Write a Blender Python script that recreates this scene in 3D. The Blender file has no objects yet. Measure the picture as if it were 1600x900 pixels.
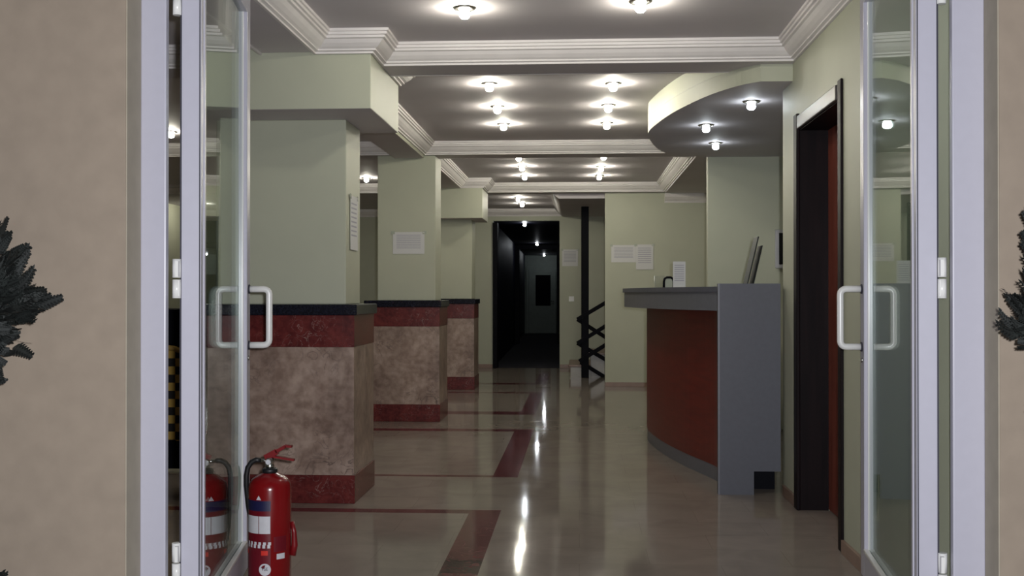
import bpy, bmesh, math, random
from mathutils import Vector, Matrix
random.seed(7)
scene = bpy.context.scene
COL = scene.collection
PI = math.pi

# ------------------------------------------------------------------ camera, light, exposure
F_PX, CAM_H = 1750.0, 1.15
cam_d = bpy.data.cameras.new('camera'); cam = bpy.data.objects.new('camera', cam_d); COL.objects.link(cam)
cam_d.sensor_width = 36.0; cam_d.lens = 36.0 * F_PX / 1600.0; cam_d.clip_start = 0.05; cam_d.clip_end = 200
YAW = math.atan(105 / F_PX); PITCH = math.atan(10 / F_PX * math.cos(YAW))
cam.location = (0, 0, CAM_H); cam.rotation_euler = (PI / 2 + PITCH, 0, YAW)
scene.camera = cam
scene.view_settings.view_transform = 'Standard'
scene.view_settings.look = 'None'
scene.view_settings.exposure = 0.2
scene.view_settings.gamma = 1.0
scene.view_settings.use_curve_mapping = False
scene.cycles.caustics_reflective = False; scene.cycles.sample_clamp_indirect = 6.0

world = bpy.data.worlds.new('night_sky'); scene.world = world; world.use_nodes = True
bg = world.node_tree.nodes['Background']; bg.inputs[0].default_value = (0.30, 0.33, 0.45, 1); bg.inputs[1].default_value = 0.05

FLASH_POWER = 430.0
fl_d = bpy.data.lights.new('camera_flash', 'POINT'); fl_d.energy = FLASH_POWER; fl_d.shadow_soft_size = 0.02
fl_d.color = (0.95, 0.96, 1.0)
fl = bpy.data.objects.new('camera_flash', fl_d); fl.location = (0.06, -0.03, 1.19); COL.objects.link(fl)

LAMP_WARM = 265.0      # radiance of the ceiling bulbs
LAMP_COOL = 45.0       # reception soffit bulbs
LAMP_DIM = 100.0         # corridor bulbs

# ------------------------------------------------------------------ materials
def new_mat(name):
    m = bpy.data.materials.new(name); m.use_nodes = True
    nt = m.node_tree; return m, nt, nt.nodes['Principled BSDF']
def N(nt, t, **kw):
    n = nt.nodes.new(t)
    for k, v in kw.items():
        if hasattr(n, k) and k not in n.inputs: setattr(n, k, v)
        else: n.inputs[k].default_value = v
    return n
def coords(nt, scale=(1, 1, 1)):
    tc = nt.nodes.new('ShaderNodeTexCoord'); mp = nt.nodes.new('ShaderNodeMapping')
    mp.inputs['Scale'].default_value = scale
    nt.links.new(tc.outputs['Object'], mp.inputs['Vector']); return mp.outputs['Vector']
def ramp(nt, fac, stops):
    r = nt.nodes.new('ShaderNodeValToRGB'); e = r.color_ramp.elements
    while len(e) < len(stops): e.new(0.5)
    for el, (p, c) in zip(e, stops): el.position = p; el.color = (*c, 1)
    nt.links.new(fac, r.inputs['Fac']); return r.outputs['Color']
def mixc(nt, fac, a, b, mode='MIX'):
    mx = nt.nodes.new('ShaderNodeMix'); mx.data_type = 'RGBA'; mx.blend_type = mode
    ins = [s for s in mx.inputs if s.type == 'RGBA']
    for v, s in ((fac, mx.inputs[0]), (a, ins[0]), (b, ins[1])):
        if isinstance(v, (int, float)): s.default_value = v
        elif isinstance(v, tuple): s.default_value = (*v, 1)
        else: nt.links.new(v, s)
    return [s for s in mx.outputs if s.type == 'RGBA'][0]
def bump(nt, bsdf, h, strength=0.2, dist=0.01):
    b = nt.nodes.new('ShaderNodeBump'); b.inputs['Strength'].default_value = strength; b.inputs['Distance'].default_value = dist
    nt.links.new(h, b.inputs['Height']); nt.links.new(b.outputs['Normal'], bsdf.inputs['Normal'])

def plain(name, col, rough=0.5, metal=0.0, var=0.06, scale=9.0, spec=0.5, bmp=0.0):
    m, nt, b = new_mat(name)
    v = coords(nt)
    n = N(nt, 'ShaderNodeTexNoise', Scale=scale, Detail=4.0)
    nt.links.new(v, n.inputs['Vector'])
    lo = tuple(max(0, c * (1 - var)) for c in col); hi = tuple(min(1, c * (1 + var)) for c in col)
    nt.links.new(ramp(nt, n.outputs['Fac'], [(0.3, lo), (0.7, hi)]), b.inputs['Base Color'])
    b.inputs['Roughness'].default_value = rough; b.inputs['Metallic'].default_value = metal
    b.inputs['Specular IOR Level'].default_value = spec
    if bmp: bump(nt, b, n.outputs['Fac'], bmp)
    return m
def marble(name, lo, mid, hi, vein, rough=0.2, scale=3.0, vein_w=0.03, slab=0.0, spec=0.5):
    m, nt, b = new_mat(name); v = coords(nt)
    n1 = N(nt, 'ShaderNodeTexNoise', Scale=scale, Detail=8.0, Distortion=1.2); nt.links.new(v, n1.inputs['Vector'])
    n2 = N(nt, 'ShaderNodeTexNoise', Scale=scale * 7, Detail=6.0); nt.links.new(v, n2.inputs['Vector'])
    c = ramp(nt, n1.outputs['Fac'], [(0.3, lo), (0.5, mid), (0.7, hi)])
    c = mixc(nt, 0.35, c, ramp(nt, n2.outputs['Fac'], [(0.35, lo), (0.65, hi)]))
    n3 = N(nt, 'ShaderNodeTexNoise', Scale=scale * 1.7, Detail=7.0, Distortion=2.0); nt.links.new(v, n3.inputs['Vector'])
    vf = ramp(nt, n3.outputs['Fac'], [(0.5 - vein_w, (0, 0, 0)), (0.5, (0.8, 0.8, 0.8)), (0.5 + vein_w, (0, 0, 0))])
    n4 = N(nt, 'ShaderNodeTexNoise', Scale=scale * 0.9); nt.links.new(v, n4.inputs['Vector'])
    vf2 = mixc(nt, 1.0, vf, ramp(nt, n4.outputs['Fac'], [(0.45, (0, 0, 0)), (0.65, (1, 1, 1))]), 'MULTIPLY')
    c = mixc(nt, vf2, c, vein)
    if slab:                                   # fine upright joints and tone steps between slabs
        sp = nt.nodes.new('ShaderNodeSeparateXYZ'); nt.links.new(v, sp.inputs[0])
        dv = N(nt, 'ShaderNodeMath', operation='MULTIPLY'); dv.inputs[1].default_value = 1 / 0.30; nt.links.new(sp.outputs['X'], dv.inputs[0])
        fl_ = N(nt, 'ShaderNodeMath', operation='FLOOR'); nt.links.new(dv.outputs[0], fl_.inputs[0])
        wn = N(nt, 'ShaderNodeTexWhiteNoise', noise_dimensions='1D'); nt.links.new(fl_.outputs[0], wn.inputs['W'])
        c = mixc(nt, 1.0, c, ramp(nt, wn.outputs['Value'], [(0.0, (0.82, 0.82, 0.82)), (1.0, (1.0, 1.0, 1.0))]), 'MULTIPLY')
    nt.links.new(c, b.inputs['Base Color']); b.inputs['Roughness'].default_value = rough; b.inputs['Specular IOR Level'].default_value = spec
    return m
def floor_mat():
    m, nt, b = new_mat('cream_marble_floor'); v = coords(nt)
    br = N(nt, 'ShaderNodeTexBrick', offset=0.5, Scale=1.0); nt.links.new(v, br.inputs['Vector'])
    br.inputs['Brick Width'].default_value = 0.6; br.inputs['Row Height'].default_value = 0.3; br.inputs['Mortar Size'].default_value = 0.002
    br.inputs['Color1'].default_value = (0.265, 0.226, 0.196, 1); br.inputs['Color2'].default_value = (0.295, 0.252, 0.217, 1); br.inputs['Mortar'].default_value = (0.20, 0.17, 0.14, 1)
    n = N(nt, 'ShaderNodeTexNoise', Scale=4.0, Detail=8.0, Distortion=0.8); nt.links.new(v, n.inputs['Vector'])
    c = mixc(nt, 0.5, br.outputs['Color'], ramp(nt, n.outputs['Fac'], [(0.3, (0.22, 0.187, 0.160)), (0.7, (0.325, 0.285, 0.245))]))
    nt.links.new(c, b.inputs['Base Color'])
    n2 = N(nt, 'ShaderNodeTexNoise', Scale=2.2, Detail=5.0); nt.links.new(v, n2.inputs['Vector'])
    nt.links.new(ramp(nt, n2.outputs['Fac'], [(0.3, (0.05, 0.05, 0.05)), (0.7, (0.10, 0.10, 0.10))]), b.inputs['Roughness'])
    b.inputs['Specular IOR Level'].default_value = 0.09
    n3 = N(nt, 'ShaderNodeTexNoise', Scale=7.0, Detail=2.0); nt.links.new(v, n3.inputs['Vector'])
    bump(nt, b, n3.outputs['Fac'], 0.012, 0.01)
    return m
def stained_mat():
    m, nt, b = new_mat('red_marble_dark_marks'); v = coords(nt, (11, 20, 1))
    n = N(nt, 'ShaderNodeTexNoise', Scale=1.1, Detail=3.0, Distortion=2.5); nt.links.new(v, n.inputs['Vector'])
    c = ramp(nt, n.outputs['Fac'], [(0.42, (0.125, 0.034, 0.040)), (0.46, (0.006, 0.005, 0.012)), (0.56, (0.006, 0.005, 0.012)), (0.60, (0.15, 0.045, 0.052))])
    nt.links.new(c, b.inputs['Base Color']); b.inputs['Roughness'].default_value = 0.10; b.inputs['Specular IOR Level'].default_value = 0.09
    return m
def wood(name, a, c2, rough=0.35, axis=(14, 14, 1.2), spec=0.5):
    m, nt, b = new_mat(name); v = coords(nt, axis)
    n = N(nt, 'ShaderNodeTexNoise', Scale=1.6, Detail=9.0, Distortion=0.6); nt.links.new(v, n.inputs['Vector'])
    nt.links.new(ramp(nt, n.outputs['Fac'], [(0.3, a), (0.7, c2)]), b.inputs['Base Color'])
    b.inputs['Specular IOR Level'].default_value = spec
    b.inputs['Roughness'].default_value = rough; return m
def glass_mat(name='door_glass', tint=(0.90, 0.955, 0.925, 1)):
    m = bpy.data.materials.new(name); m.use_nodes = True; nt = m.node_tree; nt.nodes.clear()
    out = nt.nodes.new('ShaderNodeOutputMaterial'); mx = nt.nodes.new('ShaderNodeMixShader')
    tr = nt.nodes.new('ShaderNodeBsdfTransparent'); tr.inputs[0].default_value = tint
    gl = nt.nodes.new('ShaderNodeBsdfGlossy'); gl.inputs['Roughness'].default_value = 0.0; gl.inputs[0].default_value = (0.95, 0.97, 0.97, 1)
    fr = nt.nodes.new('ShaderNodeFresnel'); ge = nt.nodes.new('ShaderNodeNewGeometry')
    mr = nt.nodes.new('ShaderNodeMapRange'); mr.inputs['To Min'].default_value = 1.5; mr.inputs['To Max'].default_value = 1 / 1.5
    nt.links.new(ge.outputs['Backfacing'], mr.inputs['Value']); nt.links.new(mr.outputs[0], fr.inputs['IOR'])
    nt.links.new(fr.outputs[0], mx.inputs[0]); nt.links.new(tr.outputs[0], mx.inputs[1]); nt.links.new(gl.outputs[0], mx.inputs[2])
    nt.links.new(mx.outputs[0], out.inputs[0]); return m
def emis(name, col, s):
    m = bpy.data.materials.new(name); m.use_nodes = True; nt = m.node_tree; b = nt.nodes['Principled BSDF']
    b.inputs['Base Color'].default_value = (0.9, 0.9, 0.9, 1)
    b.inputs['Emission Color'].default_value = (*col, 1); b.inputs['Emission Strength'].default_value = s; return m
def paper_mat():
    m, nt, b = new_mat('printed_paper')
    tc = nt.nodes.new('ShaderNodeTexCoord'); sp = nt.nodes.new('ShaderNodeSeparateXYZ'); nt.links.new(tc.outputs['Generated'], sp.inputs[0])
    w = N(nt, 'ShaderNodeMath', operation='MULTIPLY'); w.inputs[1].default_value = 75.0; nt.links.new(sp.outputs['Z'], w.inputs[0])
    s = N(nt, 'ShaderNodeMath', operation='SINE'); nt.links.new(w.outputs[0], s.inputs[0])
    n = N(nt, 'ShaderNodeTexNoise', Scale=26.0, Detail=2.0); nt.links.new(tc.outputs['Generated'], n.inputs['Vector'])
    a = N(nt, 'ShaderNodeMath', operation='MULTIPLY'); nt.links.new(s.outputs[0], a.inputs[0]); nt.links.new(n.outputs['Fac'], a.inputs[1])
    line = ramp(nt, a.outputs[0], [(0.12, (0, 0, 0)), (0.3, (1, 1, 1))])
    bx = ramp(nt, sp.outputs['Z'], [(0.22, (0, 0, 0)), (0.25, (1, 1, 1)), (0.86, (1, 1, 1)), (0.89, (0, 0, 0))])
    by = ramp(nt, sp.outputs['X'], [(0.10, (0, 0, 0)), (0.13, (1, 1, 1)), (0.86, (1, 1, 1)), (0.90, (0, 0, 0))])
    f = mixc(nt, 1.0, mixc(nt, 1.0, line, bx, 'MULTIPLY'), by, 'MULTIPLY')
    nt.links.new(mixc(nt, f, (0.62, 0.62, 0.62), (0.36, 0.36, 0.42)), b.inputs['Base Color']); b.inputs['Roughness'].default_value = 0.7
    return m
def checker_mat():
    m, nt, b = new_mat('black_yellow_check'); v = coords(nt)
    ck = N(nt, 'ShaderNodeTexChecker', Scale=19.0); nt.links.new(v, ck.inputs['Vector'])
    ck.inputs['Color1'].default_value = (0.42, 0.27, 0.06, 1); ck.inputs['Color2'].default_value = (0.008, 0.007, 0.008, 1)
    nt.links.new(ck.outputs['Color'], b.inputs['Base Color']); b.inputs['Roughness'].default_value = 0.8
    return m

M = dict(
    wall=plain('pale_green_paint', (0.455, 0.470, 0.365), 0.55, var=0.03, scale=3, bmp=0.02),
    ceil=plain('ceiling_paint', (0.60, 0.565, 0.585), 0.7, var=0.03, scale=3),
    corn=plain('cornice_plaster', (0.74, 0.71, 0.70), 0.5, var=0.03),
    facade=plain('beige_render', (0.310, 0.252, 0.196), 0.8, var=0.06, scale=14, bmp=0.08),
    reveal=plain('grey_beige_render', (0.37, 0.33, 0.26), 0.8, var=0.06, scale=14),
    pvc=plain('white_lacquered_aluminium', (0.475, 0.47, 0.545), 0.32, var=0.015, scale=30, spec=0.4),
    gasket=plain('dark_rubber_gasket', (0.025, 0.025, 0.04), 0.6),
    handle=plain('white_handle_plastic', (0.78, 0.78, 0.76), 0.25, var=0.01),
    chrome=plain('brushed_steel', (0.62, 0.61, 0.58), 0.25, 1.0, var=0.02),
    cream=marble('cream_travertine', (0.16, 0.098, 0.076), (0.345, 0.245, 0.195), (0.56, 0.43, 0.36), (0.07, 0.045, 0.045), 0.3, 3.2, 0.022, 0.012),
    red=marble('red_marble', (0.060, 0.008, 0.009), (0.115, 0.016, 0.016), (0.19, 0.034, 0.030), (0.36, 0.25, 0.23), 0.25, 6.0, 0.009),
    floor_red=marble('red_floor_marble', (0.085, 0.022, 0.026), (0.125, 0.034, 0.040), (0.17, 0.055, 0.060), (0.26, 0.17, 0.16), 0.10, 3.0, 0.008, spec=0.09),
    granite=plain('black_granite', (0.010, 0.011, 0.020), 0.15, var=0.5, scale=90),
    floor=floor_mat(), stained=stained_mat(),
    skirt=plain('pinkish_stone_skirting', (0.26, 0.17, 0.13), 0.35, var=0.15),
    dark_wood=wood('dark_stained_wood', (0.004, 0.002, 0.003), (0.010, 0.005, 0.006), 0.5, spec=0.12),
    door_wood=wood('reddish_brown_door_veneer', (0.16, 0.036, 0.022), (0.24, 0.060, 0.038), 0.4),
    sheen_wood=wood('dark_wood_painted_sheen', (0.055, 0.048, 0.046), (0.085, 0.075, 0.072), 0.35, (1.2, 3, 14)),  # dark wood; the flash sheen is put into a greyer base colour
    counter_red=wood('cherry_red_laminate', (0.115, 0.009, 0.007), (0.165, 0.016, 0.011), 0.4, (3, 3, 22)),
    counter_grey=plain('metallic_grey_laminate', (0.088, 0.092, 0.116), 0.5, 0.0, var=0.05, scale=40),
    counter_edge=plain('grey_laminate_edge', (0.155, 0.16, 0.185), 0.4, 0.1, var=0.04, scale=40),
    black=plain('black_enamel', (0.004, 0.004, 0.007), 0.55, var=0.2, spec=0.08),
    corridor=plain('corridor_shade_navy', (0.008, 0.008, 0.020), 0.5, var=0.2, spec=0.2),  # lack of light in the corridor painted into wall and ceiling colour
    corridor_floor=plain('corridor_floor_shade', (0.010, 0.010, 0.018), 0.9, var=0.3),  # near-black base colour carries the shade of the unlit floor
    corridor_end=plain('green_grey_paint', (0.24, 0.28, 0.25), 0.6),
    step_white=plain('pale_marble_riser', (0.42, 0.40, 0.36), 0.3, var=0.1),
    glass=glass_mat(), tumbler=glass_mat('tumbler_glass', (0.975, 0.98, 0.975, 1)), paper=paper_mat(), check=checker_mat(),
    ext_red=plain('extinguisher_red_enamel', (0.20, 0.005, 0.007), 0.2, var=0.03),
    ext_lever=plain('red_plastic', (0.19, 0.006, 0.009), 0.35),
    rubber=plain('black_rubber', (0.010, 0.010, 0.012), 0.45),
    navy=plain('navy_print', (0.012, 0.012, 0.06), 0.4), white=plain('white_print', (0.62, 0.62, 0.66), 0.5, var=0.04, scale=60),
    label_red=plain('dark_red_print', (0.14, 0.004, 0.012), 0.35), bright_red=plain('bright_red_print', (0.65, 0.03, 0.02), 0.4),
    clear=plain('pale_clear_plastic', (0.42, 0.45, 0.38), 0.1, var=0.04),
    screen=plain('black_screen', (0.004, 0.004, 0.007), 0.25), bezel=plain('white_bezel_plastic', (0.42, 0.42, 0.44), 0.4),
    panel_grey=plain('slate_grey_plastic', (0.032, 0.037, 0.037), 0.55, spec=0.2),
    leaf=plain('dark_conifer_green', (0.0105, 0.0135, 0.0125), 0.7, var=0.5, scale=25),
    bark=plain('conifer_bark', (0.07, 0.045, 0.03), 0.9), terracotta=plain('terracotta', (0.30, 0.11, 0.055), 0.8), soil=plain('potting_soil', (0.02, 0.014, 0.010), 0.95),
    porch=plain('porch_stone', (0.16, 0.145, 0.13), 0.8),
    matt_black=plain('dark_window_film', (0.004, 0.004, 0.006), 0.9, spec=0.05),
    sw=plain('white_switch_plastic', (0.75, 0.75, 0.72), 0.3),
    bulb_warm=emis('bulb_glow_warm', (1.0, 0.95, 0.80), LAMP_WARM), bulb_cool=emis('bulb_glow_cool', (0.86, 0.94, 1.0), LAMP_COOL), bulb_dim=emis('bulb_glow_corridor', (0.9, 0.95, 1.0), LAMP_DIM),
)

# ------------------------------------------------------------------ mesh helpers
class MB:
    def __init__(s): s.bm = bmesh.new(); s.mi = 0
    def _f(s, vs):
        try: f = s.bm.faces.new(vs); f.material_index = s.mi; return f
        except ValueError: return None
    def box(s, x0, x1, y0, y1, z0, z1, bevel=0.0):
        b = bmesh.new(); bmesh.ops.create_cube(b, size=1.0)
        for v in b.verts: v.co = Vector(((x0 + x1) / 2 + v.co.x * (x1 - x0), (y0 + y1) / 2 + v.co.y * (y1 - y0), (z0 + z1) / 2 + v.co.z * (z1 - z0)))
        if bevel: bmesh.ops.bevel(b, geom=b.edges[:], offset=bevel, segments=2, profile=0.5, affect='EDGES')
        s.merge(b); return s
    def merge(s, b, mat=None):
        mp = {}
        for v in b.verts: mp[v] = s.bm.verts.new(mat @ v.co if mat else v.co)
        for f in b.faces: 
            g = s._f([mp[v] for v in f.verts])
            if g: g.smooth = f.smooth
        b.free()
    def quad(s, *pts): s._f([s.bm.verts.new(Vector(p)) for p in pts]); return s
    def prism(s, pts, z0, z1):
        lo = [s.bm.verts.new((x, y, z0)) for x, y in pts]; hi = [s.bm.verts.new((x, y, z1)) for x, y in pts]
        s._f(lo[::-1]); s._f(hi); n = len(pts)
        for i in range(n): s._f([lo[i], lo[(i + 1) % n], hi[(i + 1) % n], hi[i]])
        return s
    def lathe(s, prof, seg=24, at=(0, 0, 0), smooth=True):
        rings = []
        for r, z in prof:
            if r < 1e-6: rings.append([s.bm.verts.new((at[0], at[1], at[2] + z))])
            else: rings.append([s.bm.verts.new((at[0] + r * math.cos(2 * PI * k / seg), at[1] + r * math.sin(2 * PI * k / seg), at[2] + z)) for k in range(seg)])
        for a, b in zip(rings, rings[1:]):
            for k in range(seg):
                k2 = (k + 1) % seg
                if len(a) == 1 and len(b) == 1: continue
                if len(a) == 1: f = s._f([a[0], b[k], b[k2]])
                elif len(b) == 1: f = s._f([a[k], b[0], a[k2]])
                else: f = s._f([a[k], b[k], b[k2], a[k2]])
                if f: f.smooth = smooth
        return s
    def tube(s, pts, r, seg=10, cap=True):
        pts = [Vector(p) for p in pts]; n = len(pts); rings = []
        rr = r if isinstance(r, (list, tuple)) else [r] * n
        up = None
        for i, p in enumerate(pts):
            t = (pts[min(i + 1, n - 1)] - pts[max(i - 1, 0)]).normalized()
            if up is None: up = Vector((0, 0, 1)) if abs(t.z) < 0.9 else Vector((1, 0, 0))
            a = t.cross(up).normalized(); b = a.cross(t).normalized(); up = b
            rings.append([s.bm.verts.new(p + (a * math.cos(2 * PI * k / seg) + b * math.sin(2 * PI * k / seg)) * rr[i]) for k in range(seg)])
        for q, w in zip(rings, rings[1:]):
            for k in range(seg):
                f = s._f([q[k], q[(k + 1) % seg], w[(k + 1) % seg], w[k]])
                if f: f.smooth = True
        if cap: s._f(rings[0][::-1]); s._f(rings[-1])
        return s
    def bar(s, p, q, w, t, up=(0, 0, 1)):
        p, q = Vector(p), Vector(q); d = (q - p).normalized(); u = Vector(up); a = d.cross(u).normalized(); b = a.cross(d).normalized()
        c = []
        for e in (p, q): c.append([s.bm.verts.new(e + a * sx * w / 2 + b * sy * t / 2) for sx, sy in ((-1, -1), (1, -1), (1, 1), (-1, 1))])
        s._f(c[0][::-1]); s._f(c[1])
        for k in range(4): s._f([c[0][k], c[0][(k + 1) % 4], c[1][(k + 1) % 4], c[1][k]])
        return s
    def build(s, name, mats, parent=None, loc=None):
        bmesh.ops.recalc_face_normals(s.bm, faces=s.bm.faces)
        me = bpy.data.meshes.new(name); s.bm.to_mesh(me); s.bm.free()
        for m in (mats if isinstance(mats, list) else [mats]): me.materials.append(m)
        o = bpy.data.objects.new(name, me); COL.objects.link(o)
        if parent: o.parent = parent
        if loc: o.location = loc
        return o
def tag(o, label=None, cat=None, group=None, kind=None):
    if label: o['label'] = label
    if cat: o['category'] = cat
    if group: o['group'] = group
    if kind: o['kind'] = kind
    return o
def thing(name, label, cat, loc=(0, 0, 0), rz=0.0, group=None, kind=None):
    o = bpy.data.objects.new(name, None); COL.objects.link(o); o.location = loc; o.rotation_euler = (0, 0, rz); o.empty_display_size = 0.1
    return tag(o, label, cat, group, kind)
def struct(name, mb, mats, label, cat, parent=None):
    o = mb.build(name, mats, parent)
    if parent is None: tag(o, label, cat, None, 'structure')
    return o
def dup(root, loc, label, group=None):
    r = root.copy(); COL.objects.link(r); r.location = loc; r['label'] = label
    if group: r['group'] = group
    for ch in list(root.children):
        c = ch.copy(); COL.objects.link(c); c.parent = r
        for g in list(ch.children):
            d = g.copy(); COL.objects.link(d); d.parent = c
    return r

# ------------------------------------------------------------------ setting: floor
ZC = 2.53                                   # main ceiling
reds = [(-0.579, -0.416, 3.56, 5.96), (-6, -0.416, 5.86, 5.96),
        (-6, -0.387, 7.035, 7.10), (-0.545, -0.387, 7.035, 9.54), (-6, -0.387, 9.38, 9.54),
        (-6, -0.42, 10.70, 10.98), (-0.57, -0.42, 10.70, 13.16), (-6, -0.42, 13.02, 13.16), (-6, -0.42, 14.3, 14.5), (-0.57, -0.42, 14.3, 16.2)]
stain = (-0.579, -0.416, 4.60, 4.84)
xs = sorted({-6.0, 3.2} | {v for r in reds + [stain] for v in r[:2]})
ys = sorted({3.34, 17.5} | {v for r in reds + [stain] for v in r[2:]})
mb = MB()
grid = {}
for x in xs:
    for y in ys: grid[x, y] = mb.bm.verts.new((x, y, 0))
for x0, x1 in zip(xs, xs[1:]):
    for y0, y1 in zip(ys, ys[1:]):
        cx, cy = (x0 + x1) / 2, (y0 + y1) / 2
        inside = lambda r: r[0] < cx < r[1] and r[2] < cy < r[3]
        mb.mi = 2 if inside(stain) else (1 if any(inside(r) for r in reds) else 0)
        mb._f([grid[x0, y0], grid[x1, y0], grid[x1, y1], grid[x0, y1]])
struct('floor', mb, [M['floor'], M['floor_red'], M['stained']], 'polished cream marble lobby floor with red marble inlay bands', 'floor')
struct('floor', MB().box(-9, 9, -3, 3.34, -0.06, -0.01), M['porch'], 'grey stone porch floor outside the glass doors', 'floor')
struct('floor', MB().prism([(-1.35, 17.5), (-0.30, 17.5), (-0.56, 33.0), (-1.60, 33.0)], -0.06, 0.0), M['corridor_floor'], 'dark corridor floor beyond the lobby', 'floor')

# ceilings and beams
struct('ceiling', MB().box(-6, 3.3, 3.5, 14.15, ZC, ZC + 0.08), M['ceil'], 'grey lobby ceiling studded with spotlights', 'ceiling')
struct('ceiling', MB().box(-6, 3.3, 14.15, 17.6, 2.48, 2.56), M['ceil'], 'lower ceiling just in front of the dark corridor', 'ceiling')
struct('ceiling', MB().box(-0.26, 3.0, 14.16, 17.45, 2.36, 2.48), M['ceil'], 'low dark soffit over the stair foot', 'ceiling')
struct('ceiling', MB().box(1.06, 3.0, 9.78, 13.9, 2.40, ZC), M['ceil'], 'lowered ceiling strip right of the back bay', 'ceiling')
def grey_under(o):                          # undersides carry the ceiling paint
    for p in o.data.polygons:
        if p.normal.z < -0.9: p.material_index = 1
    return o
def beam(x0, x1, y0, y1, z0, label): 
    return grey_under(struct('beam', MB().box(x0, x1, y0, y1, z0, ZC), [M['wall'], M['ceil']], label, 'beam'))
beam(-6, 1.175, 6.17, 6.45, 2.42, 'first pale green cross beam, nearest the entrance')
beam(-6, 1.06, 10.12, 10.40, 2.42, 'second cross beam above the middle pillar')
beam(-6, 3.0, 13.9, 14.16, 2.42, 'third cross beam in front of the dark corridor')
beam(-1.68, -1.40, 3.56, 5.84, 2.43, 'lengthwise beam running from the entrance to the nearest pillar')
beam(-1.68, -1.41, 6.75, 10.12, 2.39, 'lengthwise beam between nearest and middle pillars')
beam(-1.68, -1.42, 10.40, 13.3, 2.42, 'lengthwise beam between middle and farthest pillars')

# cornices
PROF = [(0.0, 0.0), (0.11, 0.0), (0.11, 0.014), (0.100, 0.016), (0.100, 0.030), (0.088, 0.032), (0.088, 0.044), (0.076, 0.048), (0.062, 0.066), (0.044, 0.082), (0.030, 0.090), (0.030, 0.098), (0.014, 0.102), (0.014, 0.112), (0.0, 0.112)]
def cornice(name, path, label, z=ZC, closed=False, sc=1.0):
    pts = [Vector((p[0], p[1])) for p in path]; n = len(pts); mb = MB(); rings = []
    for i in range(n):
        def nrm(a, b): d = (b - a).normalized(); return Vector((d.y, -d.x))
        ns = []
        if i > 0 or closed: ns.append(nrm(pts[i - 1], pts[i]))
        if i < n - 1 or closed: ns.append(nrm(pts[i], pts[(i + 1) % n]))
        if len(ns) == 2: m_ = (ns[0] + ns[1]); m_ = m_ / max(0.2, m_.dot(ns[0]))
        else: m_ = ns[0]
        rings.append([mb.bm.verts.new((pts[i].x + m_.x * o * sc, pts[i].y + m_.y * o * sc, z - d * sc)) for o, d in PROF])
    k = len(PROF)
    for i in range(n if closed else n - 1):
        a, b = rings[i], rings[(i + 1) % n]
        for j in range(k): mb._f([a[j], a[(j + 1) % k], b[(j + 1) % k], b[j]])
    if not closed: mb._f(rings[0]); mb._f(rings[-1][::-1])
    return struct(name, mb, M['corn'], label, 'cornice')
cornice('trim_1', [(-1.40, 3.56), (-1.40, 5.84), (-1.095, 5.84), (-1.095, 6.17), (1.175, 6.17), (1.175, 3.56)], 'stepped white cornice around the first ceiling bay by the entrance')
cornice('trim_2', [(0.9, 6.45), (-1.095, 6.45), (-1.095, 6.75), (-1.41, 6.75), (-1.41, 10.12), (1.06, 10.12)], 'stepped white cornice around the second ceiling bay')
cornice('trim_3', [(1.06, 10.40), (-1.42, 10.40), (-1.42, 13.3), (-1.15, 13.3), (-1.15, 13.9), (1.06, 13.9)], 'white cornice around the third ceiling bay', closed=True)
cornice('trim_4', [(-6, 6.17), (-2.09, 6.17)], 'white cornice on the first beam in the side lounge')
cornice('trim_5', [(-1.68, 5.84), (-1.68, 3.56)], 'white cornice on the lounge side of the entrance beam')
cornice('trim_6', [(-6, 10.12), (-1.68, 10.12), (-1.68, 6.75)], 'white cornice on the second beam in the side lounge')
cornice('trim_7', [(-6, 13.9), (-1.9, 13.9)], 'white cornice on the third beam in the side lounge')
cornice('trim_8', [(-2.2, 17.45), (-0.26, 17.45), (-0.26, 14.16)], 'white cornice above the dark corridor opening', z=2.48)
cornice('trim_9', [(1.06, 14.02), (3.0, 14.02)], 'short white cornice above the back wall right of the beam', z=2.40)
cornice('trim_10', [(-6, 17.45), (-2.2, 17.45)], 'white cornice on the lounge back wall', z=2.48)

# walls
def wall(name, boxes, label, mat='wall'):
    mb = MB()
    for b in boxes: mb.box(*b)
    return struct(name, mb, M[mat], label, 'wall')
wall('wall_right', [(1.175, 1.33, 3.56, 5.14, 0, ZC), (1.175, 1.33, 6.06, 6.55, 0, ZC), (1.175, 1.33, 5.14, 6.06, 2.04, ZC)], 'pale green right lobby wall around the dark doorway')
wall('wall_reception', [(1.10, 3.0, 9.66, 9.78, 0, ZC)], 'shaded green wall behind the reception counter')
wall('wall_niche', [(3.0, 3.1, 6.40, 14.1, 0, ZC), (1.33, 3.0, 6.43, 6.55, 0, ZC)], 'side wall of the reception niche')
wall('wall_back', [(0.322, 3.0, 14.02, 14.16, 0, 2.42)], 'pale green back wall carrying two paper notices')
wall('wall_corridor', [(-1.9, -1.345, 17.45, 17.6, 0, 2.56), (-0.305, 3.0, 17.45, 17.6, 0, 2.56), (-1.345, -0.305, 17.45, 17.6, 2.30, 2.56)], 'wall around the dark corridor opening')
wall('wall_lounge_back', [(-6, -1.9, 17.45, 17.6, 0, 2.56)], 'back wall of the side lounge')
wall('wall_left', [(-6.1, -6, 3.5, 17.6, 0, 2.6)], 'far left wall of the side lounge')
wall('wall_stair', [(2.9, 3.0, 14.16, 17.45, 0, 2.5)], 'end wall of the stairwell')
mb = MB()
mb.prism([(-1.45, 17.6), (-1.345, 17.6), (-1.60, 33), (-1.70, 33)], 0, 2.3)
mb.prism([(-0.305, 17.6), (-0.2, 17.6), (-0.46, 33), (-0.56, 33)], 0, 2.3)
struct('wall_corridor_sides', mb, M['corridor'], 'side walls of the corridor, coloured dark as if unlit', 'wall')
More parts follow.
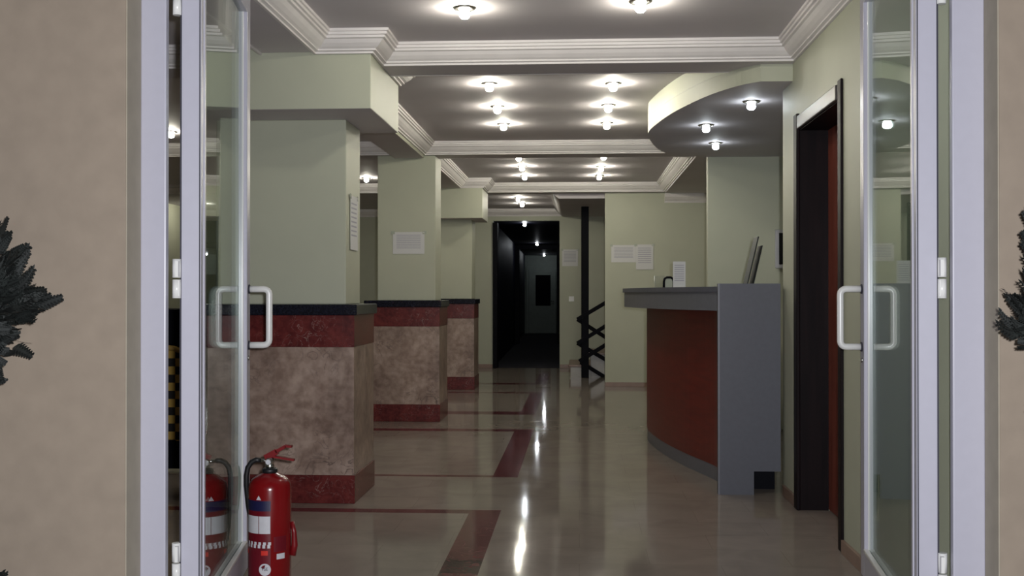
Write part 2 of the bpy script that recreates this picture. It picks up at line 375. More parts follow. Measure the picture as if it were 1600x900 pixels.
struct('ceiling', MB().prism([(-1.45, 17.6), (-0.2, 17.6), (-0.46, 33.1), (-1.70, 33.1)], 2.30, 2.36), M['corridor'], 'dark ceiling of the far corridor', 'ceiling')
wall('wall_corridor_end', [(-1.7, -0.4, 33.0, 33.1, 0, 2.3)], 'dim green wall at the end of the corridor', 'corridor_end')
mb = MB(); mb.box(-1.50, -1.39, 26.0, 26.1, 0, 2.3); mb.box(-0.52, -0.43, 26.0, 26.1, 0, 2.3); mb.box(-1.39, -0.52, 26.0, 26.1, 2.20, 2.3)
struct('trim_11', mb, M['black'], 'dark door surround halfway down the corridor', 'door frame')
mb = MB(); mb.box(-1.343, -1.27, 17.38, 17.62, 0, 2.27, 0.006)
struct('trim_12', mb, M['black'], 'dark left jamb of the corridor opening', 'door frame')

# facade
wall('wall_front_left', [(-9, -1.382, 3.34, 3.56, -0.06, 3.2)], 'beige rendered outer wall left of the entrance', 'facade')
wall('wall_front_right', [(1.222, 9, 3.34, 3.56, -0.06, 3.2)], 'beige rendered outer wall right of the entrance', 'facade')
wall('wall_front_top', [(-1.382, 1.222, 3.34, 3.56, 2.50, 3.2)], 'beige rendered wall over the entrance', 'facade')
mb = MB(); mb.box(-1.3825, -1.378, 3.342, 3.45, -0.01, 2.50); mb.box(1.218, 1.2225, 3.342, 3.45, -0.01, 2.50)
struct('trim_13', mb, M['reveal'], 'greyer plaster reveals beside the white entrance frame', 'reveal')
fr = thing('trim_14', 'white aluminium entrance frame around the open glass doors', 'door frame', (0, 3.45, 0), kind='structure')
def jamb(x0, x1, s):
    m_ = MB(); m_.box(x0, x1, 0, 0.028, 0, 2.5, 0.004)
    m_.box(x0 + 0.02, x1 - 0.02, 0.028, 0.06, 0, 2.5, 0.002)
    return m_
jamb(-1.380, -1.298, -1).build('jamb', M['pvc'], fr)
jamb(1.124, 1.219, 1).build('jamb', M['pvc'], fr)
MB().box(-1.291, 1.121, 0, 0.05, 2.44, 2.5, 0.004).build('head_rail', M['pvc'], fr)
MB().box(-1.291, 1.121, 0, 0.05, -0.008, 0.002).build('threshold', M['chrome'], fr)

# glass door leaves: local x runs hinge -> free edge, visible face at local y = 0, thickness goes to s*y
def leaf_door(name, label, hinge, free, s):
    L = math.dist(hinge, free); ang = math.atan2(free[1] - hinge[1], free[0] - hinge[0]); T = 0.065 * s
    d = thing(name, label, 'glass door', (*hinge, 0), ang, kind='structure')
    def bx(x0, x1, y0, y1, z0, z1, bev=0.003): return MB().box(x0, x1, min(y0, y1), max(y0, y1), z0, z1, bev)
    z0, z1, SW = 0.012, 2.43, 0.06
    st = bx(0, SW, 0, T, z0, z1); st.box(SW - 0.016, SW + 0.008, min(-0.004 * s, 0.02 * s), max(-0.004 * s, 0.02 * s), z0 + 0.1, z1 - 0.1, 0.002)
    h = st.build('stile', M['pvc'], d); h['label'] = 'hinge side stile'
    bx(-0.003, 0.0, T * 0.93, T * 1.0, z0, z1, 0).build('gasket', M['gasket'], h)
    bx(-0.003, 0.0, T * 0.04, T * 0.09, z0, z1, 0).build('gasket', M['gasket'], h)
    f = bx(L - 0.09, L, 0, T, z0, z1).build('stile', M['pvc'], d); f['label'] = 'free edge stile'
    bx(L - 0.100, L - 0.088, 0.014 * s, 0.05 * s, z0, z1, 0.001).build('glazing_bead', M['handle'], f)
    for a, b, nm in ((z0, z0 + 0.11, 'bottom'), (z1 - 0.11, z1, 'top')):
        r = bx(SW, L - 0.09, 0.0, T, a, b).build('rail', M['pvc'], d); r['label'] = nm + ' rail of the leaf'
        if nm == 'bottom': bx(SW, L - 0.09, -0.003 * s, 0.017 * s, b - 0.004, b + 0.010, 0.003).build('glazing_bead', M['handle'], r)
    bx(SW, L - 0.09, 0.018 * s, 0.024 * s, z0 + 0.10, z1 - 0.10, 0).build('glass_pane', M['glass'], d)
    # two D handles, one on each face of the free stile
    zc = 1.055
    for side in (0, 1):
        y0 = 0.0 if side == 0 else T; dr = -s if side == 0 else s
        x = L - 0.045; P = 0.085; hh = 0.117; rc = 0.022
        pts = [(x, y0, zc + hh)]
        for k in range(5): a = PI / 2 * k / 4; pts.append((x, y0 + dr * (P - rc + rc * math.sin(a)), zc + hh - rc + rc * math.cos(a)))
        for k in range(5): a = PI / 2 * k / 4; pts.append((x, y0 + dr * (P - rc + rc * math.cos(a)), zc - hh + rc - rc * math.sin(a)))
        pts.append((x, y0, zc - hh))
        hd = MB().tube(pts, 0.0135, 14).build('handle', M['handle'], d)
        for zz in (zc + hh, zc - hh):
            MB().tube([(x, y0, zz), (x, y0 + dr * 0.006, zz)], 0.019, 16).build('handle_rosette', M['gasket'], hd)
    MB().tube([(L - 0.045, -0.004 * s, 0.885), (L - 0.045, 0.002 * s, 0.885)], 0.011, 14).build('lock_cylinder', M['chrome'], d)
    # hinges bridging to the jamb
    for zz in (0.30, 1.20, 2.10):
        hg = MB(); hy = T * 1.0 + 0.010 * s
        hg.tube([(0.0, hy, zz - 0.062), (0.0, hy, zz - 0.003)], 0.014, 14); hg.tube([(0.0, hy, zz + 0.003), (0.0, hy, zz + 0.062)], 0.014, 14)
        hg.box(-0.012, 0.03, min(T, hy), max(T, hy), zz - 0.055, zz - 0.006); hg.box(-0.03, 0.012, min(T, hy), max(T, hy), zz + 0.006, zz + 0.055)
        hg.build('hinge', M['handle'], d)
    return d
leaf_door('door_1', 'left open glass door leaf, its pane mirroring the red extinguisher', (-1.202, 3.5), (-1.386, 4.65), 1)
leaf_door('door_2', 'right open glass door leaf standing near the dark doorway', (1.031, 3.5), (1.146, 4.65), -1)

# ------------------------------------------------------------------ pillars with marble dado
def pillar(label, dado, col, boxy, ztop, zband=(0.86, 1.035), zbase=0.155):
    x0, x1, y0, y1 = dado
    p = thing('pillar', label, 'pillar', ((x0 + x1) / 2, (y0 + y1) / 2, 0), kind='structure')
    ox, oy = -(x0 + x1) / 2, -(y0 + y1) / 2
    def bx(a, b, c, d, e, f, bev=0.0): return MB().box(a + ox, b + ox, c + oy, d + oy, e, f, bev)
    bx(x0 - .006, x1 + .006, y0 - .006, y1 + .006, 0, zbase, 0.003).build('base_course', M['red'], p)['label'] = 'red marble base course'
    bx(x0, x1, y0, y1, zbase, zband[0], 0.002).build('marble_cladding', M['cream'], p)['label'] = 'cream marble cladding'
    bx(x0 - .002, x1 + .002, y0 - .002, y1 + .002, zband[0], zband[1], 0.002).build('marble_band', M['red'], p)['label'] = 'red marble band'
    bx(x0 - .018, x1 + .018, y0 - .018, y1 + .018, zband[1], 1.095, 0.006).build('cap_slab', M['granite'], p)['label'] = 'black granite ledge'
    bx(col[0], col[1], col[2], col[3], 1.095, ztop, 0.006).build('shaft', M['wall'], p)['label'] = 'pale green painted shaft'
    if boxy: grey_under(bx(*boxy, ztop, ZC, 0.004).build('capital', [M['wall'], M['ceil']], p))['label'] = 'boxed out pale green head'
    return p
pillar('nearest marble clad pillar, behind the red fire extinguisher', (-2.12, -1.237, 6.10, 6.69), (-2.045, -1.303, 6.20, 6.60), (-2.09, -1.097, 5.843, 6.75), 2.13)
pillar('middle marble clad pillar with a white notice on its front', (-1.93, -1.26, 10.06, 10.66), (-1.843, -1.309, 10.16, 10.56), None, 2.42)
pillar('farthest marble clad pillar, beside the dark corridor', (-1.93, -1.266, 13.46, 14.05), (-1.86, -1.303, 13.56, 14.0), (-2.0, -1.152, 13.3, 14.1), 2.06)

# skirtings
struct('baseboard_right', MB().box(1.160, 1.175, 3.56, 5.06, 0, 0.06, 0.002).box(1.160, 1.175, 6.14, 6.50, 0, 0.06, 0.002), M['skirt'], 'low pinkish stone skirting along the right wall', 'skirting')
struct('baseboard_back', MB().box(0.318, 1.09, 14.005, 14.02, 0, 0.055, 0.002), M['skirt'], 'low stone skirting along the back wall', 'skirting')
struct('baseboard_corridor', MB().box(-1.9, -1.35, 17.43, 17.45, 0, 0.06, 0.002).box(-0.30, -0.12, 17.43, 17.45, 0, 0.06, 0.002), M['skirt'], 'low stone skirting beside the corridor opening', 'skirting')

# ------------------------------------------------------------------ side doorway in the right wall
d3 = thing('door_3', 'reddish brown wooden door in a dark frame in the right wall', 'door', (1.175, 5.6, 0), kind='structure')
MB().box(0.150, 0.19, -0.46, 0.46, 0.005, 2.04, 0.003).build('door_leaf', M['door_wood'], d3)['label'] = 'reddish brown door leaf'
MB().tube([(0.10, -0.36, 1.0), (0.10, -0.27, 1.0)], 0.010, 10).tube([(0.15, -0.36, 1.0), (0.10, -0.36, 1.0)], 0.010, 10).build('door_handle', M['chrome'], d3)
MB().box(-0.001, 0.15, 0.455, 0.475, 0, 2.04).build('frame', M['dark_wood'], d3)
MB().box(-0.001, 0.15, -0.475, -0.455, 0, 2.04).build('frame', M['dark_wood'], d3)
MB().box(-0.001, 0.15, -0.475, 0.475, 2.025, 2.045).build('frame', M['dark_wood'], d3)
MB().box(-0.020, 0.0, 0.445, 0.53, 0, 2.115, 0.005).build('architrave', M['dark_wood'], d3)
MB().box(-0.012, 0.0, -0.535, -0.468, 0, 2.115, 0.005).build('architrave', M['dark_wood'], d3)
MB().box(-0.018, 0.0, -0.455, 0.445, 2.03, 2.10, 0.005).build('head_architrave', M['sheen_wood'], d3)['label'] = 'dark wood head trim with its sheen painted grey'

# ------------------------------------------------------------------ reception soffit
def smooth_path(pts, n=6):
    out = []
    P = [Vector(p) for p in pts]
    for i in range(len(P) - 1):
        a, b, c, d = P[max(i - 1, 0)], P[i], P[i + 1], P[min(i + 2, len(P) - 1)]
        for k in range(n):
            t = k / n
            out.append(0.5 * ((2 * b) + (c - a) * t + (2 * a - 5 * b + 4 * c - d) * t * t + (3 * b - a - 3 * c + d) * t ** 3))
    out.append(P[-1]); return [(v.x, v.y) for v in out]
arc = smooth_path([(1.0, 6.245), (0.885, 6.385), (0.743, 6.73), (0.601, 7.31), (0.515, 7.92), (0.503, 8.2), (0.536, 8.55), (0.649, 9.15), (0.80, 9.50), (1.09, 9.655)])
soff = [(1.0, 6.245), ] + arc[1:] + [(2.99, 9.655), (2.99, 6.56), (1.175, 6.56), (1.175, 6.245)]
mb = MB(); mb.prism(soff, 2.325, 2.42)
inner = [p for p in arc if p[1] > 6.46]
mb.prism([(0.85, 6.455)] + inner + [(2.99, 9.655), (2.99, 6.56), (1.176, 6.56), (1.175, 6.455)], 2.421, ZC)
for f in mb.bm.faces: f.smooth = False
so = struct('ceiling', mb, [M['wall'], M['ceil']], 'rounded dropped soffit with three spotlights over the reception counter', 'soffit')
for p in so.data.polygons:
    if p.normal.z < -0.9: p.material_index = 1

# ------------------------------------------------------------------ ceiling spotlights
def make_spot(label, loc, bulb, group):
    t = thing('ceiling_spotlight', label, 'ceiling light', loc, group=group)
    MB().lathe([(0.030, 0.0), (0.030, -0.006), (0.036, -0.010), (0.050, -0.008), (0.056, -0.003), (0.056, 0.0)], 28).build('trim_ring', M['chrome'], t)
    MB().lathe([(0.018, 0.0), (0.019, -0.010), (0.024, -0.022), (0.0265, -0.032), (0.024, -0.043), (0.015, -0.052), (0.0, -0.055)], 12).build('bulb', bulb, t)
    return t
G = 'ceiling spotlights of the lobby'
ord3 = ['nearest', 'middle', 'farthest']
first = make_spot('large glaring ceiling spotlight in front of the first beam, left one', (-0.55, 5.36, ZC), M['bulb_warm'], G)
dup(first, (0.288, 5.29, ZC), 'large glaring ceiling spotlight in front of the first beam, right one', G)
rows = [('left', 'second', [(-0.585, 7.29), (-0.598, 8.18), (-0.61, 9.03)]), ('right', 'second', [(0.222, 7.33), (0.212, 8.17), (0.221, 9.01)]),
        ('left', 'third', [(-0.60, 11.12), (-0.612, 12.0), (-0.63, 12.95)]), ('right', 'third', [(0.24, 11.07), (0.236, 12.1), (0.232, 13.0)])]
for side, bay, pts in rows:
    for w, (x, y) in zip(ord3, pts):
        dup(first, (x, y, ZC), f'{w} spotlight of the {side} row in the {bay} ceiling bay', G)
dup(first, (-0.835, 15.3, 2.48), 'nearer of two spotlights before the corridor opening', G)
dup(first, (-0.83, 16.3, 2.48), 'farther of two spotlights before the corridor opening', G)
dup(first, (-3.45, 9.29, ZC), 'lounge spotlight high in the gap left of the glass door, nearer one', 'ceiling spotlights of the side lounge')
dup(first, (-2.51, 13.1, ZC), 'lounge spotlight seen between nearest and middle pillars', 'ceiling spotlights of the side lounge')
for x, y, w in ((-5.5, 16.1, 'farthest lounge spotlight, low in the gap left of the glass door'),):
    dup(first, (x, y, 2.48), w, 'ceiling spotlights of the side lounge')
cool = make_spot('largest cool spotlight of three under the rounded soffit, nearest the doorway', (1.045, 6.88, 2.325), M['bulb_cool'], 'soffit spotlights over the reception')
dup(cool, (0.878, 7.82, 2.325), 'middle cool spotlight of three under the rounded soffit, leftmost', 'soffit spotlights over the reception')
dup(cool, (1.055, 8.75, 2.325), 'farthest cool spotlight of three under the rounded soffit', 'soffit spotlights over the reception')
dim = make_spot('nearest and highest of three dim bulbs in the dark corridor', (-0.875, 18.0, 2.30), M['bulb_dim'], 'dim corridor bulbs')
dup(dim, (-0.945, 25.1, 2.30), 'middle one of three dim bulbs in the dark corridor', 'dim corridor bulbs')
dup(dim, (-1.005, 32.1, 2.30), 'farthest dim corridor bulb, just above the end door', 'dim corridor bulbs')

# ------------------------------------------------------------------ corridor end door
d4 = thing('door_4', 'dim door with a dark window at the end of the corridor', 'door', (-1.08, 33.0, 0), kind='structure')
MB().box(-0.48, 0.48, -0.05, 0, 0, 1.98, 0.01).build('door_frame', M['corridor_end'], d4)
MB().box(-0.40, 0.40, -0.075, -0.05, 0.01, 1.90, 0.008).build('door_leaf', M['corridor_end'], d4)
MB().box(-0.20, 0.24, -0.085, -0.075, 0.82, 1.72, 0.006).build('window_pane', M['matt_black'], d4)
MB().tube([(0.33, -0.075, 0.95), (0.33, -0.12, 0.95), (0.25, -0.12, 0.95)], 0.012).build('door_handle', M['chrome'], d4)

# ------------------------------------------------------------------ stairs and lattice railing
st = thing('stairs', 'marble stairs rising to the right behind the lattice railing', 'stairs', (-0.12, 15.66, 0))
for i in range(7):
    x = 0.28 * i; z = 0.168 * (i + 1)
    MB().box(x, x + 0.285, 0.0, 1.25, 0 if i == 0 else z - 0.336, z - 0.032).build('riser', M['step_white'], st)
    MB().box(x - 0.025, x + 0.285, -0.02, 1.25, z - 0.032, z, 0.006).build('tread', M['skirt'], st)
rl = thing('stair_railing', 'black lattice stair railing with a full height square post', 'railing', (0.08, 15.5, 0))
MB().box(-0.052, 0.052, -0.052, 0.052, 0, 2.36, 0.005).build('post', M['black'], rl)
def at(px, py): return ((px - 905) / 1750 * 15.5 - 0.08, 0, 1.15 + (460 - py) / 1750 * 15.5)
for k, (p, q) in enumerate([((902, 499), (944, 474)), ((902, 499), (946, 527)), ((902, 536), (946, 509)), ((902, 536), (946, 562)), ((905, 564), (946, 538)), ((907, 566), (946, 590))]):
    a, b = Vector(at(*p)), Vector(at(*q)); e = a + (b - a) * 1.25
    e.y = a.y = 0.07 if k % 2 else -0.07
    MB().bar(a, e, 0.054, 0.03, (0, 1, 0)).build('lattice_bar', M['black'], rl)
MB().box(0.42, 0.47, -0.09, 0.09, 0, 1.25, 0.004).build('post', M['black'], rl)
for z in (0.84, 0.515, 0.265):
    MB().tube([(-0.03, -0.09, z - 0.02), (-0.03, 0.09, z - 0.02)], 0.014, 10).build('pivot_pin', M['black'], rl)

# ------------------------------------------------------------------ reception counter
rc = thing('reception_counter', 'curved reception counter with red front and grey side panel', 'counter', (0, 0, 0))
ro = smooth_path([(0.875, 6.54), (0.835, 7.0), (0.705, 7.55), (0.605, 8.1), (0.55, 8.6), (0.538, 8.95), (0.57, 9.3), (0.66, 9.62)])
def offset(path, d):
    out = []
    for i, p in enumerate(path):
        a, b = Vector(path[max(i - 1, 0)]), Vector(path[min(i + 1, len(path) - 1)]); t = (b - a).normalized(); out.append((p[0] + t.y * d, p[1] - t.x * d))
    return out
def ribbon(path, th, z0, z1): return MB().prism(path + offset(path, th)[::-1], z0, z1)
ribbon(ro, 0.03, 0.09, 1.06).build('front_panel', M['counter_red'], rc)['label'] = 'cherry red curved front panel'
ribbon(offset(ro, 0.004), 0.03, 0.0, 0.09).build('plinth', M['counter_edge'], rc)['label'] = 'grey curved plinth'
wo = smooth_path([(0.800, 6.545), (0.665, 6.85), (0.515, 7.35), (0.408, 7.85), (0.348, 8.4), (0.338, 8.75), (0.372, 9.15), (0.48, 9.48), (0.60, 9.64)])
top_in = [(1.09, 9.64), (1.09, 9.2), (1.02, 8.6), (1.05, 7.9), (1.16, 7.5), (1.16, 6.545)]
MB().prism(wo + top_in, 1.165, 1.195).build('worktop', M['counter_grey'], rc)
ribbon(offset(wo, 0.012), 0.03, 1.055, 1.165).build('fascia', M['counter_edge'], rc)['label'] = 'grey fascia under the worktop'
sp = MB().prism([(0.797, 0), (1.0, 0), (1.0, 0.135), (1.152, 0.135), (1.152, 1.212), (0.797, 1.212)], 0, 0.045)
o = sp.build('side_panel', M['counter_grey'], rc); o.rotation_euler = (PI / 2, 0, 0); o.location = (0, 6.545, 0); o['label'] = 'flat bluish grey side panel'
MB().box(0.796, 0.806, 6.499, 6.5005, 0, 1.212).build('edge_band', M['counter_edge'], rc)
MB().box(1.0, 1.152, 6.70, 6.72, 0, 0.14).build('kick_board', M['black'], rc)
MB().box(1.10, 1.15, 6.56, 6.70, 0.14, 1.16).build('inner_panel', M['counter_grey'], rc)
MB().prism(offset(ro, 0.06)[4:-6] + [(1.05, 9.1), (1.05, 8.0), (1.14, 7.2)], 0.72, 0.75).build('inner_desk', M['counter_grey'], rc)

# things on the counter
t = thing('card_stand', 'tall white printed card standing on the counter', 'card stand', (0.735, 8.3, 1.1965), math.radians(4))
MB().box(-0.046, 0.046, -0.002, 0.002, 0.004, 0.195).build('card', M['paper'], t)
MB().box(-0.046, 0.046, -0.03, 0.03, 0, 0.006, 0.002).build('foot', M['clear'], t)
t = thing('photo_frame', 'small black arched frame beside the tall white card', 'frame', (0.662, 8.35, 1.1965), math.radians(8))
pts = [(-0.036, 0, 0), (-0.036, 0, 0.05), (-0.030, 0, 0.07), (-0.015, 0, 0.079), (0.015, 0, 0.079), (0.030, 0, 0.07), (0.036, 0, 0.05), (0.036, 0, 0)]
MB().tube(pts, 0.009, 8).build('rim', M['black'], t)
MB().box(-0.03, 0.03, -0.001, 0.003, 0.004, 0.07).build('picture', M['clear'], t)
MB().bar((0, 0.004, 0.06), (0, 0.04, 0.0), 0.02, 0.003).build('strut', M['black'], t)
t = thing('glass_tumbler', 'small clear tumbler with a bright glint, left of the black frame', 'glass', (0.60, 8.42, 1.1965))
MB().lathe([(0.0, 0.0), (0.034, 0.0), (0.036, 0.004), (0.042, 0.092), (0.039, 0.092), (0.034, 0.010), (0.0, 0.008)], 24).build('tumbler_body', M['tumbler'], t)
t = thing('slanted_panel', 'thin slate grey panel slanting up from the reception worktop', 'panel', (1.07, 7.3, 1.1965))
o = MB().box(-0.008, 0.0, -0.09, 0.09, 0.008, 0.33, 0.002).build('panel_board', M['panel_grey'], t); o.rotation_euler = (0, math.radians(13), 0)
o = MB().box(0.030, 0.036, -0.09, 0.09, 0.022, 0.28, 0.002).build('cover_sheet', M['panel_grey'], t); o.rotation_euler = (0, math.radians(13), 0)
MB().box(-0.03, 0.06, -0.07, 0.07, 0, 0.012, 0.004).build('foot', M['panel_grey'], t)
t = thing('wall_screen', 'black screen with a white surround half hidden by the doorway wall', 'screen', (1.905, 9.655, 1.535))
MB().box(-0.245, 0.245, -0.05, -0.012, -0.165, 0.165, 0.008).build('casing', M['bezel'], t)
MB().box(-0.215, 0.215, -0.053, -0.049, -0.13, 0.135).build('screen_panel', M['screen'], t)
MB().box(-0.08, 0.08, -0.013, 0.0, -0.06, 0.06).build('wall_bracket', M['black'], t)

# ------------------------------------------------------------------ notices and switch
def notice(label, x0, x1, z0, z1, y, rot=0.0):
    t = thing('paper_notice', label, 'paper', ((x0 + x1) / 2, y, (z0 + z1) / 2)); w, h = (x1 - x0) / 2, (z1 - z0) / 2
    b = MB(); n = 6
    for i in range(n):
        for j in range(n):
            f = lambda u, v: (-w + 2 * w * u, -0.003 - 0.004 * ((u - .5) ** 2 + (v - .5) ** 2) * (1 + u), -h + 2 * h * v)
            b.quad(f(i / n, j / n), f((i + 1) / n, j / n), f((i + 1) / n, (j + 1) / n), f(i / n, (j + 1) / n))
    bmesh.ops.remove_doubles(b.bm, verts=b.bm.verts, dist=1e-5)
    o = b.build('sheet', M['paper'], t); md = o.modifiers.new('th', 'SOLIDIFY'); md.thickness = 0.001
    for sx in (-1, 1): MB().box(sx * w - 0.018, sx * w + 0.018, -0.0075, -0.006, h - 0.02, h + 0.008).build('sticky_tape', M['clear'], t)
    t.rotation_euler = (0, 0, rot); return t
notice('white printed notice taped to the front of the middle pillar', -1.70, -1.41, 1.52, 1.72, 10.16)
notice('wide white notice on the back wall, left one of two', 0.40, 0.705, 1.55, 1.765, 14.02)
notice('tall white notice on the back wall, right one of two', 0.706, 0.92, 1.46, 1.77, 14.016)
notice('faint grey notice on the wall between corridor and stairs', -0.265, -0.02, 1.59, 1.85, 17.45)
notice('white sheet hung on the side of the nearest pillar', -0.10, 0.10, 1.40, 1.71, 0).location = (-1.303, 6.40, 1.56)
[o for o in bpy.data.objects if o.get('label', '').startswith('white sheet hung')][0].rotation_euler = (0, 0, PI / 2)
t = thing('light_switch', 'white light switch on the wall right of the dark corridor', 'switch', (-0.12, 17.45, 1.08))
MB().box(-0.04, 0.04, -0.008, 0, -0.04, 0.04, 0.003).build('switch_plate', M['sw'], t)
MB().box(-0.02, 0.02, -0.013, -0.007, -0.025, 0.025, 0.002).build('rocker', M['sw'], t)

# ------------------------------------------------------------------ fire extinguisher
ex = thing('fire_extinguisher', 'red fire extinguisher on the floor beside the left glass door', 'fire extinguisher', (-1.244, 4.45, 0))
R = 0.085
MB().lathe([(0.0, 0.006), (R - 0.012, 0.006), (R - 0.003, 0.0), (R, 0.006), (R, 0.372), (R - 0.004, 0.392), (R - 0.016, 0.410), (R - 0.036, 0.424), (0.030, 0.432), (0.026, 0.436), (0.0, 0.436)], 40).build('cylinder', M['ext_red'], ex)
MB().lathe([(0.0, 0.432), (0.030, 0.432), (0.031, 0.446), (0.024, 0.452), (0.0, 0.452)], 24).build('collar', M['rubber'], ex)
MB().lathe([(0.0, 0.45), (0.016, 0.45), (0.018, 0.462), (0.014, 0.466), (0.017, 0.472), (0.017, 0.490), (0.012, 0.494), (0.0, 0.494)], 20).tube([(0, 0, 0.478), (-0.045, 0.0, 0.482)], 0.007, 10).build('valve', M['chrome'], ex)
g = MB().tube([(0.0, -0.014, 0.478), (0.0, -0.026, 0.478)], 0.013, 18).build('pressure_gauge', M['chrome'], ex)
MB().tube([(0.0, -0.026, 0.478), (0.0, -0.0275, 0.478)], 0.010, 18).build('dial', M['white'], g)
MB().bar((-0.016, 0, 0.496), (0.015, 0, 0.502), 0.022, 0.014).bar((0.010, 0, 0.498), (0.10, 0, 0.484), 0.022, 0.008).build('carry_handle', M['ext_lever'], ex)
b = MB()
b.bar((-0.018, 0, 0.492), (0.030, 0, 0.518), 0.024, 0.024); b.bar((0.026, 0, 0.517), (0.066, 0, 0.540), 0.024, 0.013); b.bar((0.064, 0, 0.540), (0.090, 0, 0.538), 0.024, 0.009)
b.build('squeeze_lever', M['ext_lever'], ex)
MB().tube([(-0.040, 0.0, 0.482), (-0.056, 0, 0.483), (-0.075, 0, 0.474), (-0.090, 0.0, 0.452), (-0.096, 0.0, 0.42), (-0.097, 0.004, 0.38), (-0.094, 0.02, 0.30), (-0.088, 0.04, 0.22), (-0.080, 0.055, 0.15)], 0.0105, 12).build('hose', M['rubber'], ex)
MB().tube([(0.090, 0.010, 0.10), (0.098, 0.012, 0.14), (0.096, 0.012, 0.19), (0.089, 0.01, 0.235)], [0.014, 0.013, 0.010, 0.007], 12).build('nozzle_holder', M['ext_lever'], ex)
def wrap(a0, a1, z0, z1, r, n=14):
    b = MB()
    for i in range(n):
        t0, t1 = math.radians(a0 + (a1 - a0) * i / n), math.radians(a0 + (a1 - a0) * (i + 1) / n)
        b.quad((r * math.cos(t0), r * math.sin(t0), z0), (r * math.cos(t1), r * math.sin(t1), z0), (r * math.cos(t1), r * math.sin(t1), z1), (r * math.cos(t0), r * math.sin(t0), z1))
    bmesh.ops.remove_doubles(b.bm, verts=b.bm.verts, dist=1e-6)
    return b
VA = -74.5                                    # bearing of the viewer from the extinguisher
lab = wrap(VA - 118, VA + 2, 0.03, 0.335, R + 0.0006, 24).build('label', M['label_red'], ex)
wrap(VA - 118, VA + 2, 0.292, 0.332, R + 0.0012, 24).build('navy_band', M['navy'], lab)
for a0, a1 in ((VA - 112, VA - 76), (VA - 74, VA - 31), (VA - 29, VA + 1)): wrap(a0, a1, 0.203, 0.272, R + 0.0012, 12).build('instruction_panel', M['white'], lab)
for k in range(9):
    a = VA - 112 + 13.2 * k; b = wrap(a, a + 7.5, 0.146, 0.160, R + 0.0012, 4); b2 = wrap(a + 2, a + 9.5, 0.158, 0.170, R + 0.0012, 4); me = bpy.data.meshes.new('tmp'); b2.bm.to_mesh(me); b2.bm.free(); b.bm.from_mesh(me)
    b.build('pictogram', M['white'], lab)
for a in (VA - 14, VA - 80): wrap(a - 9, a + 9, 0.118, 0.136, R + 0.0012, 5).build('red_flash', M['bright_red'], lab)
def on_body(a, z, r, outline):
    b = MB(); vs = []
    for u, v in outline:
        t_ = math.radians(a) + u / r; vs.append(b.bm.verts.new((r * math.cos(t_), r * math.sin(t_), z + v)))
    b._f(vs); return b
on_body(VA - 30, 0.336, R + 0.002, [(-0.011, 0), (0.011, 0), (0, 0.018)]).build('warning_triangle', M['white'], lab)
seal = on_body(VA - 13, 0.062, R + 0.0018, [(0.024 * math.cos(2 * PI * k / 28), 0.024 * math.sin(2 * PI * k / 28)) for k in range(28)]).build('round_seal', M['white'], lab)
tx = bpy.data.curves.new('lettering', 'FONT'); tx.body = 'TSE'; tx.size = 0.017; tx.align_x = 'CENTER'; tx.align_y = 'CENTER'; tx.extrude = 0.0003; tx.materials.append(M['gasket'])
tmp = bpy.data.objects.new('tmp', tx); COL.objects.link(tmp); bpy.context.view_layer.update()
lm = bpy.data.meshes.new_from_object(tmp.evaluated_get(bpy.context.evaluated_depsgraph_get())); bpy.data.objects.remove(tmp)
to = bpy.data.objects.new('lettering', lm); COL.objects.link(to); to.parent = seal
aa = math.radians(VA - 13); to.location = ((R + 0.004) * math.cos(aa), (R + 0.004) * math.sin(aa), 0.064); to.rotation_euler = (PI / 2, 0, aa + PI / 2)
wrap(VA + 18, VA + 42, 0.100, 0.122, R + 0.0012, 6).build('inspection_sticker', M['white'], ex)
wrap(VA + 10, VA + 48, 0.13, 0.19, R + 0.0010, 8).build('printed_patch', M['label_red'], ex)

# ------------------------------------------------------------------ chair in the lounge
ch = thing('lounge_chair', 'black high backed chair with black and yellow checked cover, in the door gap', 'chair', (-2.66, 7.15, 0))
MB().box(-0.23, 0.23, -0.04, 0.03, 0.80, 1.06, 0.025).build('backrest', M['black'], ch)
MB().box(-0.235, 0.235, -0.05, 0.035, 0.20, 0.80, 0.02).build('checked_cover', M['check'], ch)
MB().box(-0.22, 0.22, -0.03, 0.02, 0.02, 0.21, 0.004).build('lower_panel', M['black'], ch)
MB().box(-0.24, 0.24, 0.03, 0.48, 0.40, 0.50, 0.03).build('seat', M['check'], ch)
pts = [(-0.22, -0.07, 0.72)] + [(-0.22 + 0.44 * k / 8, -0.07 - 0.02 * math.sin(PI * k / 8), 0.72 + 0.09 * math.sin(PI * k / 8)) for k in range(1, 8)] + [(0.22, -0.07, 0.72)]
MB().tube(pts, 0.018, 10).build('back_rail', plain('ochre_wood', (0.35, 0.22, 0.06), 0.4), ch)
for sx in (-0.20, 0.20):
    for sy in (-0.01, 0.44): MB().box(sx - 0.02, sx + 0.02, sy - 0.02, sy + 0.02, 0, 0.42, 0.004).build('leg', M['black'], ch)

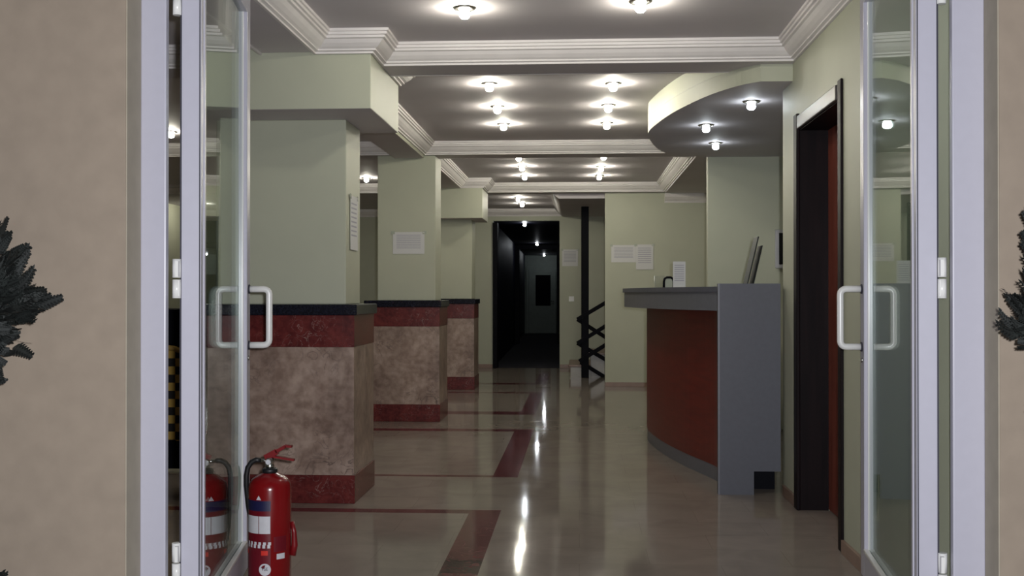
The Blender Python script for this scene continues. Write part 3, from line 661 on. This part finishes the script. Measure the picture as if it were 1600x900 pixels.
# ------------------------------------------------------------------ potted conifers outside
def conifer(label, x, y, zc, seed, low=True):
    rnd = random.Random(seed)
    t = thing('potted_conifer', label, 'plant', (x, y, -0.01))
    MB().lathe([(0.0, 0.0), (0.12, 0.0), (0.135, 0.02), (0.165, 0.20), (0.178, 0.20), (0.178, 0.235), (0.155, 0.235), (0.150, 0.20), (0.0, 0.20)], 28).build('pot', M['terracotta'], t)
    MB().lathe([(0.0, 0.215), (0.151, 0.212), (0.151, 0.19), (0.0, 0.19)], 24).build('soil', M['soil'], t)
    tr = MB().tube([(0, 0, 0.2), (0.008, 0.004, 0.55), (-0.006, 0.0, 0.9), (0.0, 0.0, zc + 0.1)], [0.022, 0.019, 0.016, 0.008], 10)
    def spray(b, o, d, L, bend):
        d = d.normalized(); side = d.cross(Vector((rnd.uniform(-1, 1), rnd.uniform(-1, 1), rnd.uniform(-1, 1)))).normalized(); nrm = d.cross(side).normalized()
        n = 7
        def lf(p, q, w):
            ax = (q - p); sd = ax.cross(nrm).normalized() * w
            v = [b.bm.verts.new(c) for c in (p, p + ax * 0.45 + sd, q, p + ax * 0.45 - sd)]; b._f(v)
        for i in range(n):
            u = i / n; p = o + d * L * u + Vector((0, 0, bend * u * u)); q = o + d * L * (u + 1.5 / n) + Vector((0, 0, bend * (u + .2) ** 2))
            lf(p, q, 0.004)
            l2 = L * 0.42 * (1 - 0.55 * u)
            for s in (-1, 1):
                tip = p + (d * 0.75 + side * s * 0.75).normalized() * l2
                lf(p, tip, 0.004)
                for w in (0.35, 0.65):
                    m_ = p.lerp(tip, w); lf(m_, m_ + (d * 0.5 * w + side * s + d * 0.6).normalized() * l2 * 0.45, 0.004); lf(m_, m_ + (d - side * s * 0.25).normalized() * l2 * 0.45, 0.004)
    def ball(zz, r, n, ez):
        b = MB()
        for k in range(n):
            v = Vector((rnd.gauss(0, 1), rnd.gauss(0, 1), rnd.gauss(0, 1))).normalized(); v.z *= ez
            lump = 0.80 + 0.20 * math.sin(5 * v.x + seed) * math.cos(6 * v.z + seed * 2) + rnd.uniform(-0.08, 0.05)
            rr = r * lump * (1 + 0.12 * max(0, v.z))
            o_ = v * rr * rnd.uniform(0.3, 0.88); dd = (v + Vector((rnd.uniform(-.5, .5), rnd.uniform(-.5, .5), rnd.uniform(-.1, .6))))
            spray(b, Vector((0, 0, zz)) + o_, dd, rr * rnd.uniform(0.15, 0.26), rnd.uniform(-0.01, 0.03))
            if k % 6 == 0: tr.tube([(0, 0, zz - 0.05), tuple(Vector((0, 0, zz)) + o_ * 0.9)], [0.006, 0.003], 5)
        b.build('foliage', M['leaf'], t)
    ball(zc + 0.015, 0.275, 3200, 1.26)
    if low: ball(0.35, 0.185, 900, 1.0)
    tr.build('trunk', M['bark'], t)
    return t
conifer('dark potted conifer at the left edge, before the beige wall', -1.735, 2.94, 1.11, 3)
conifer('dark potted conifer at the right edge, before the beige wall', 1.340, 2.93, 1.085, 8)
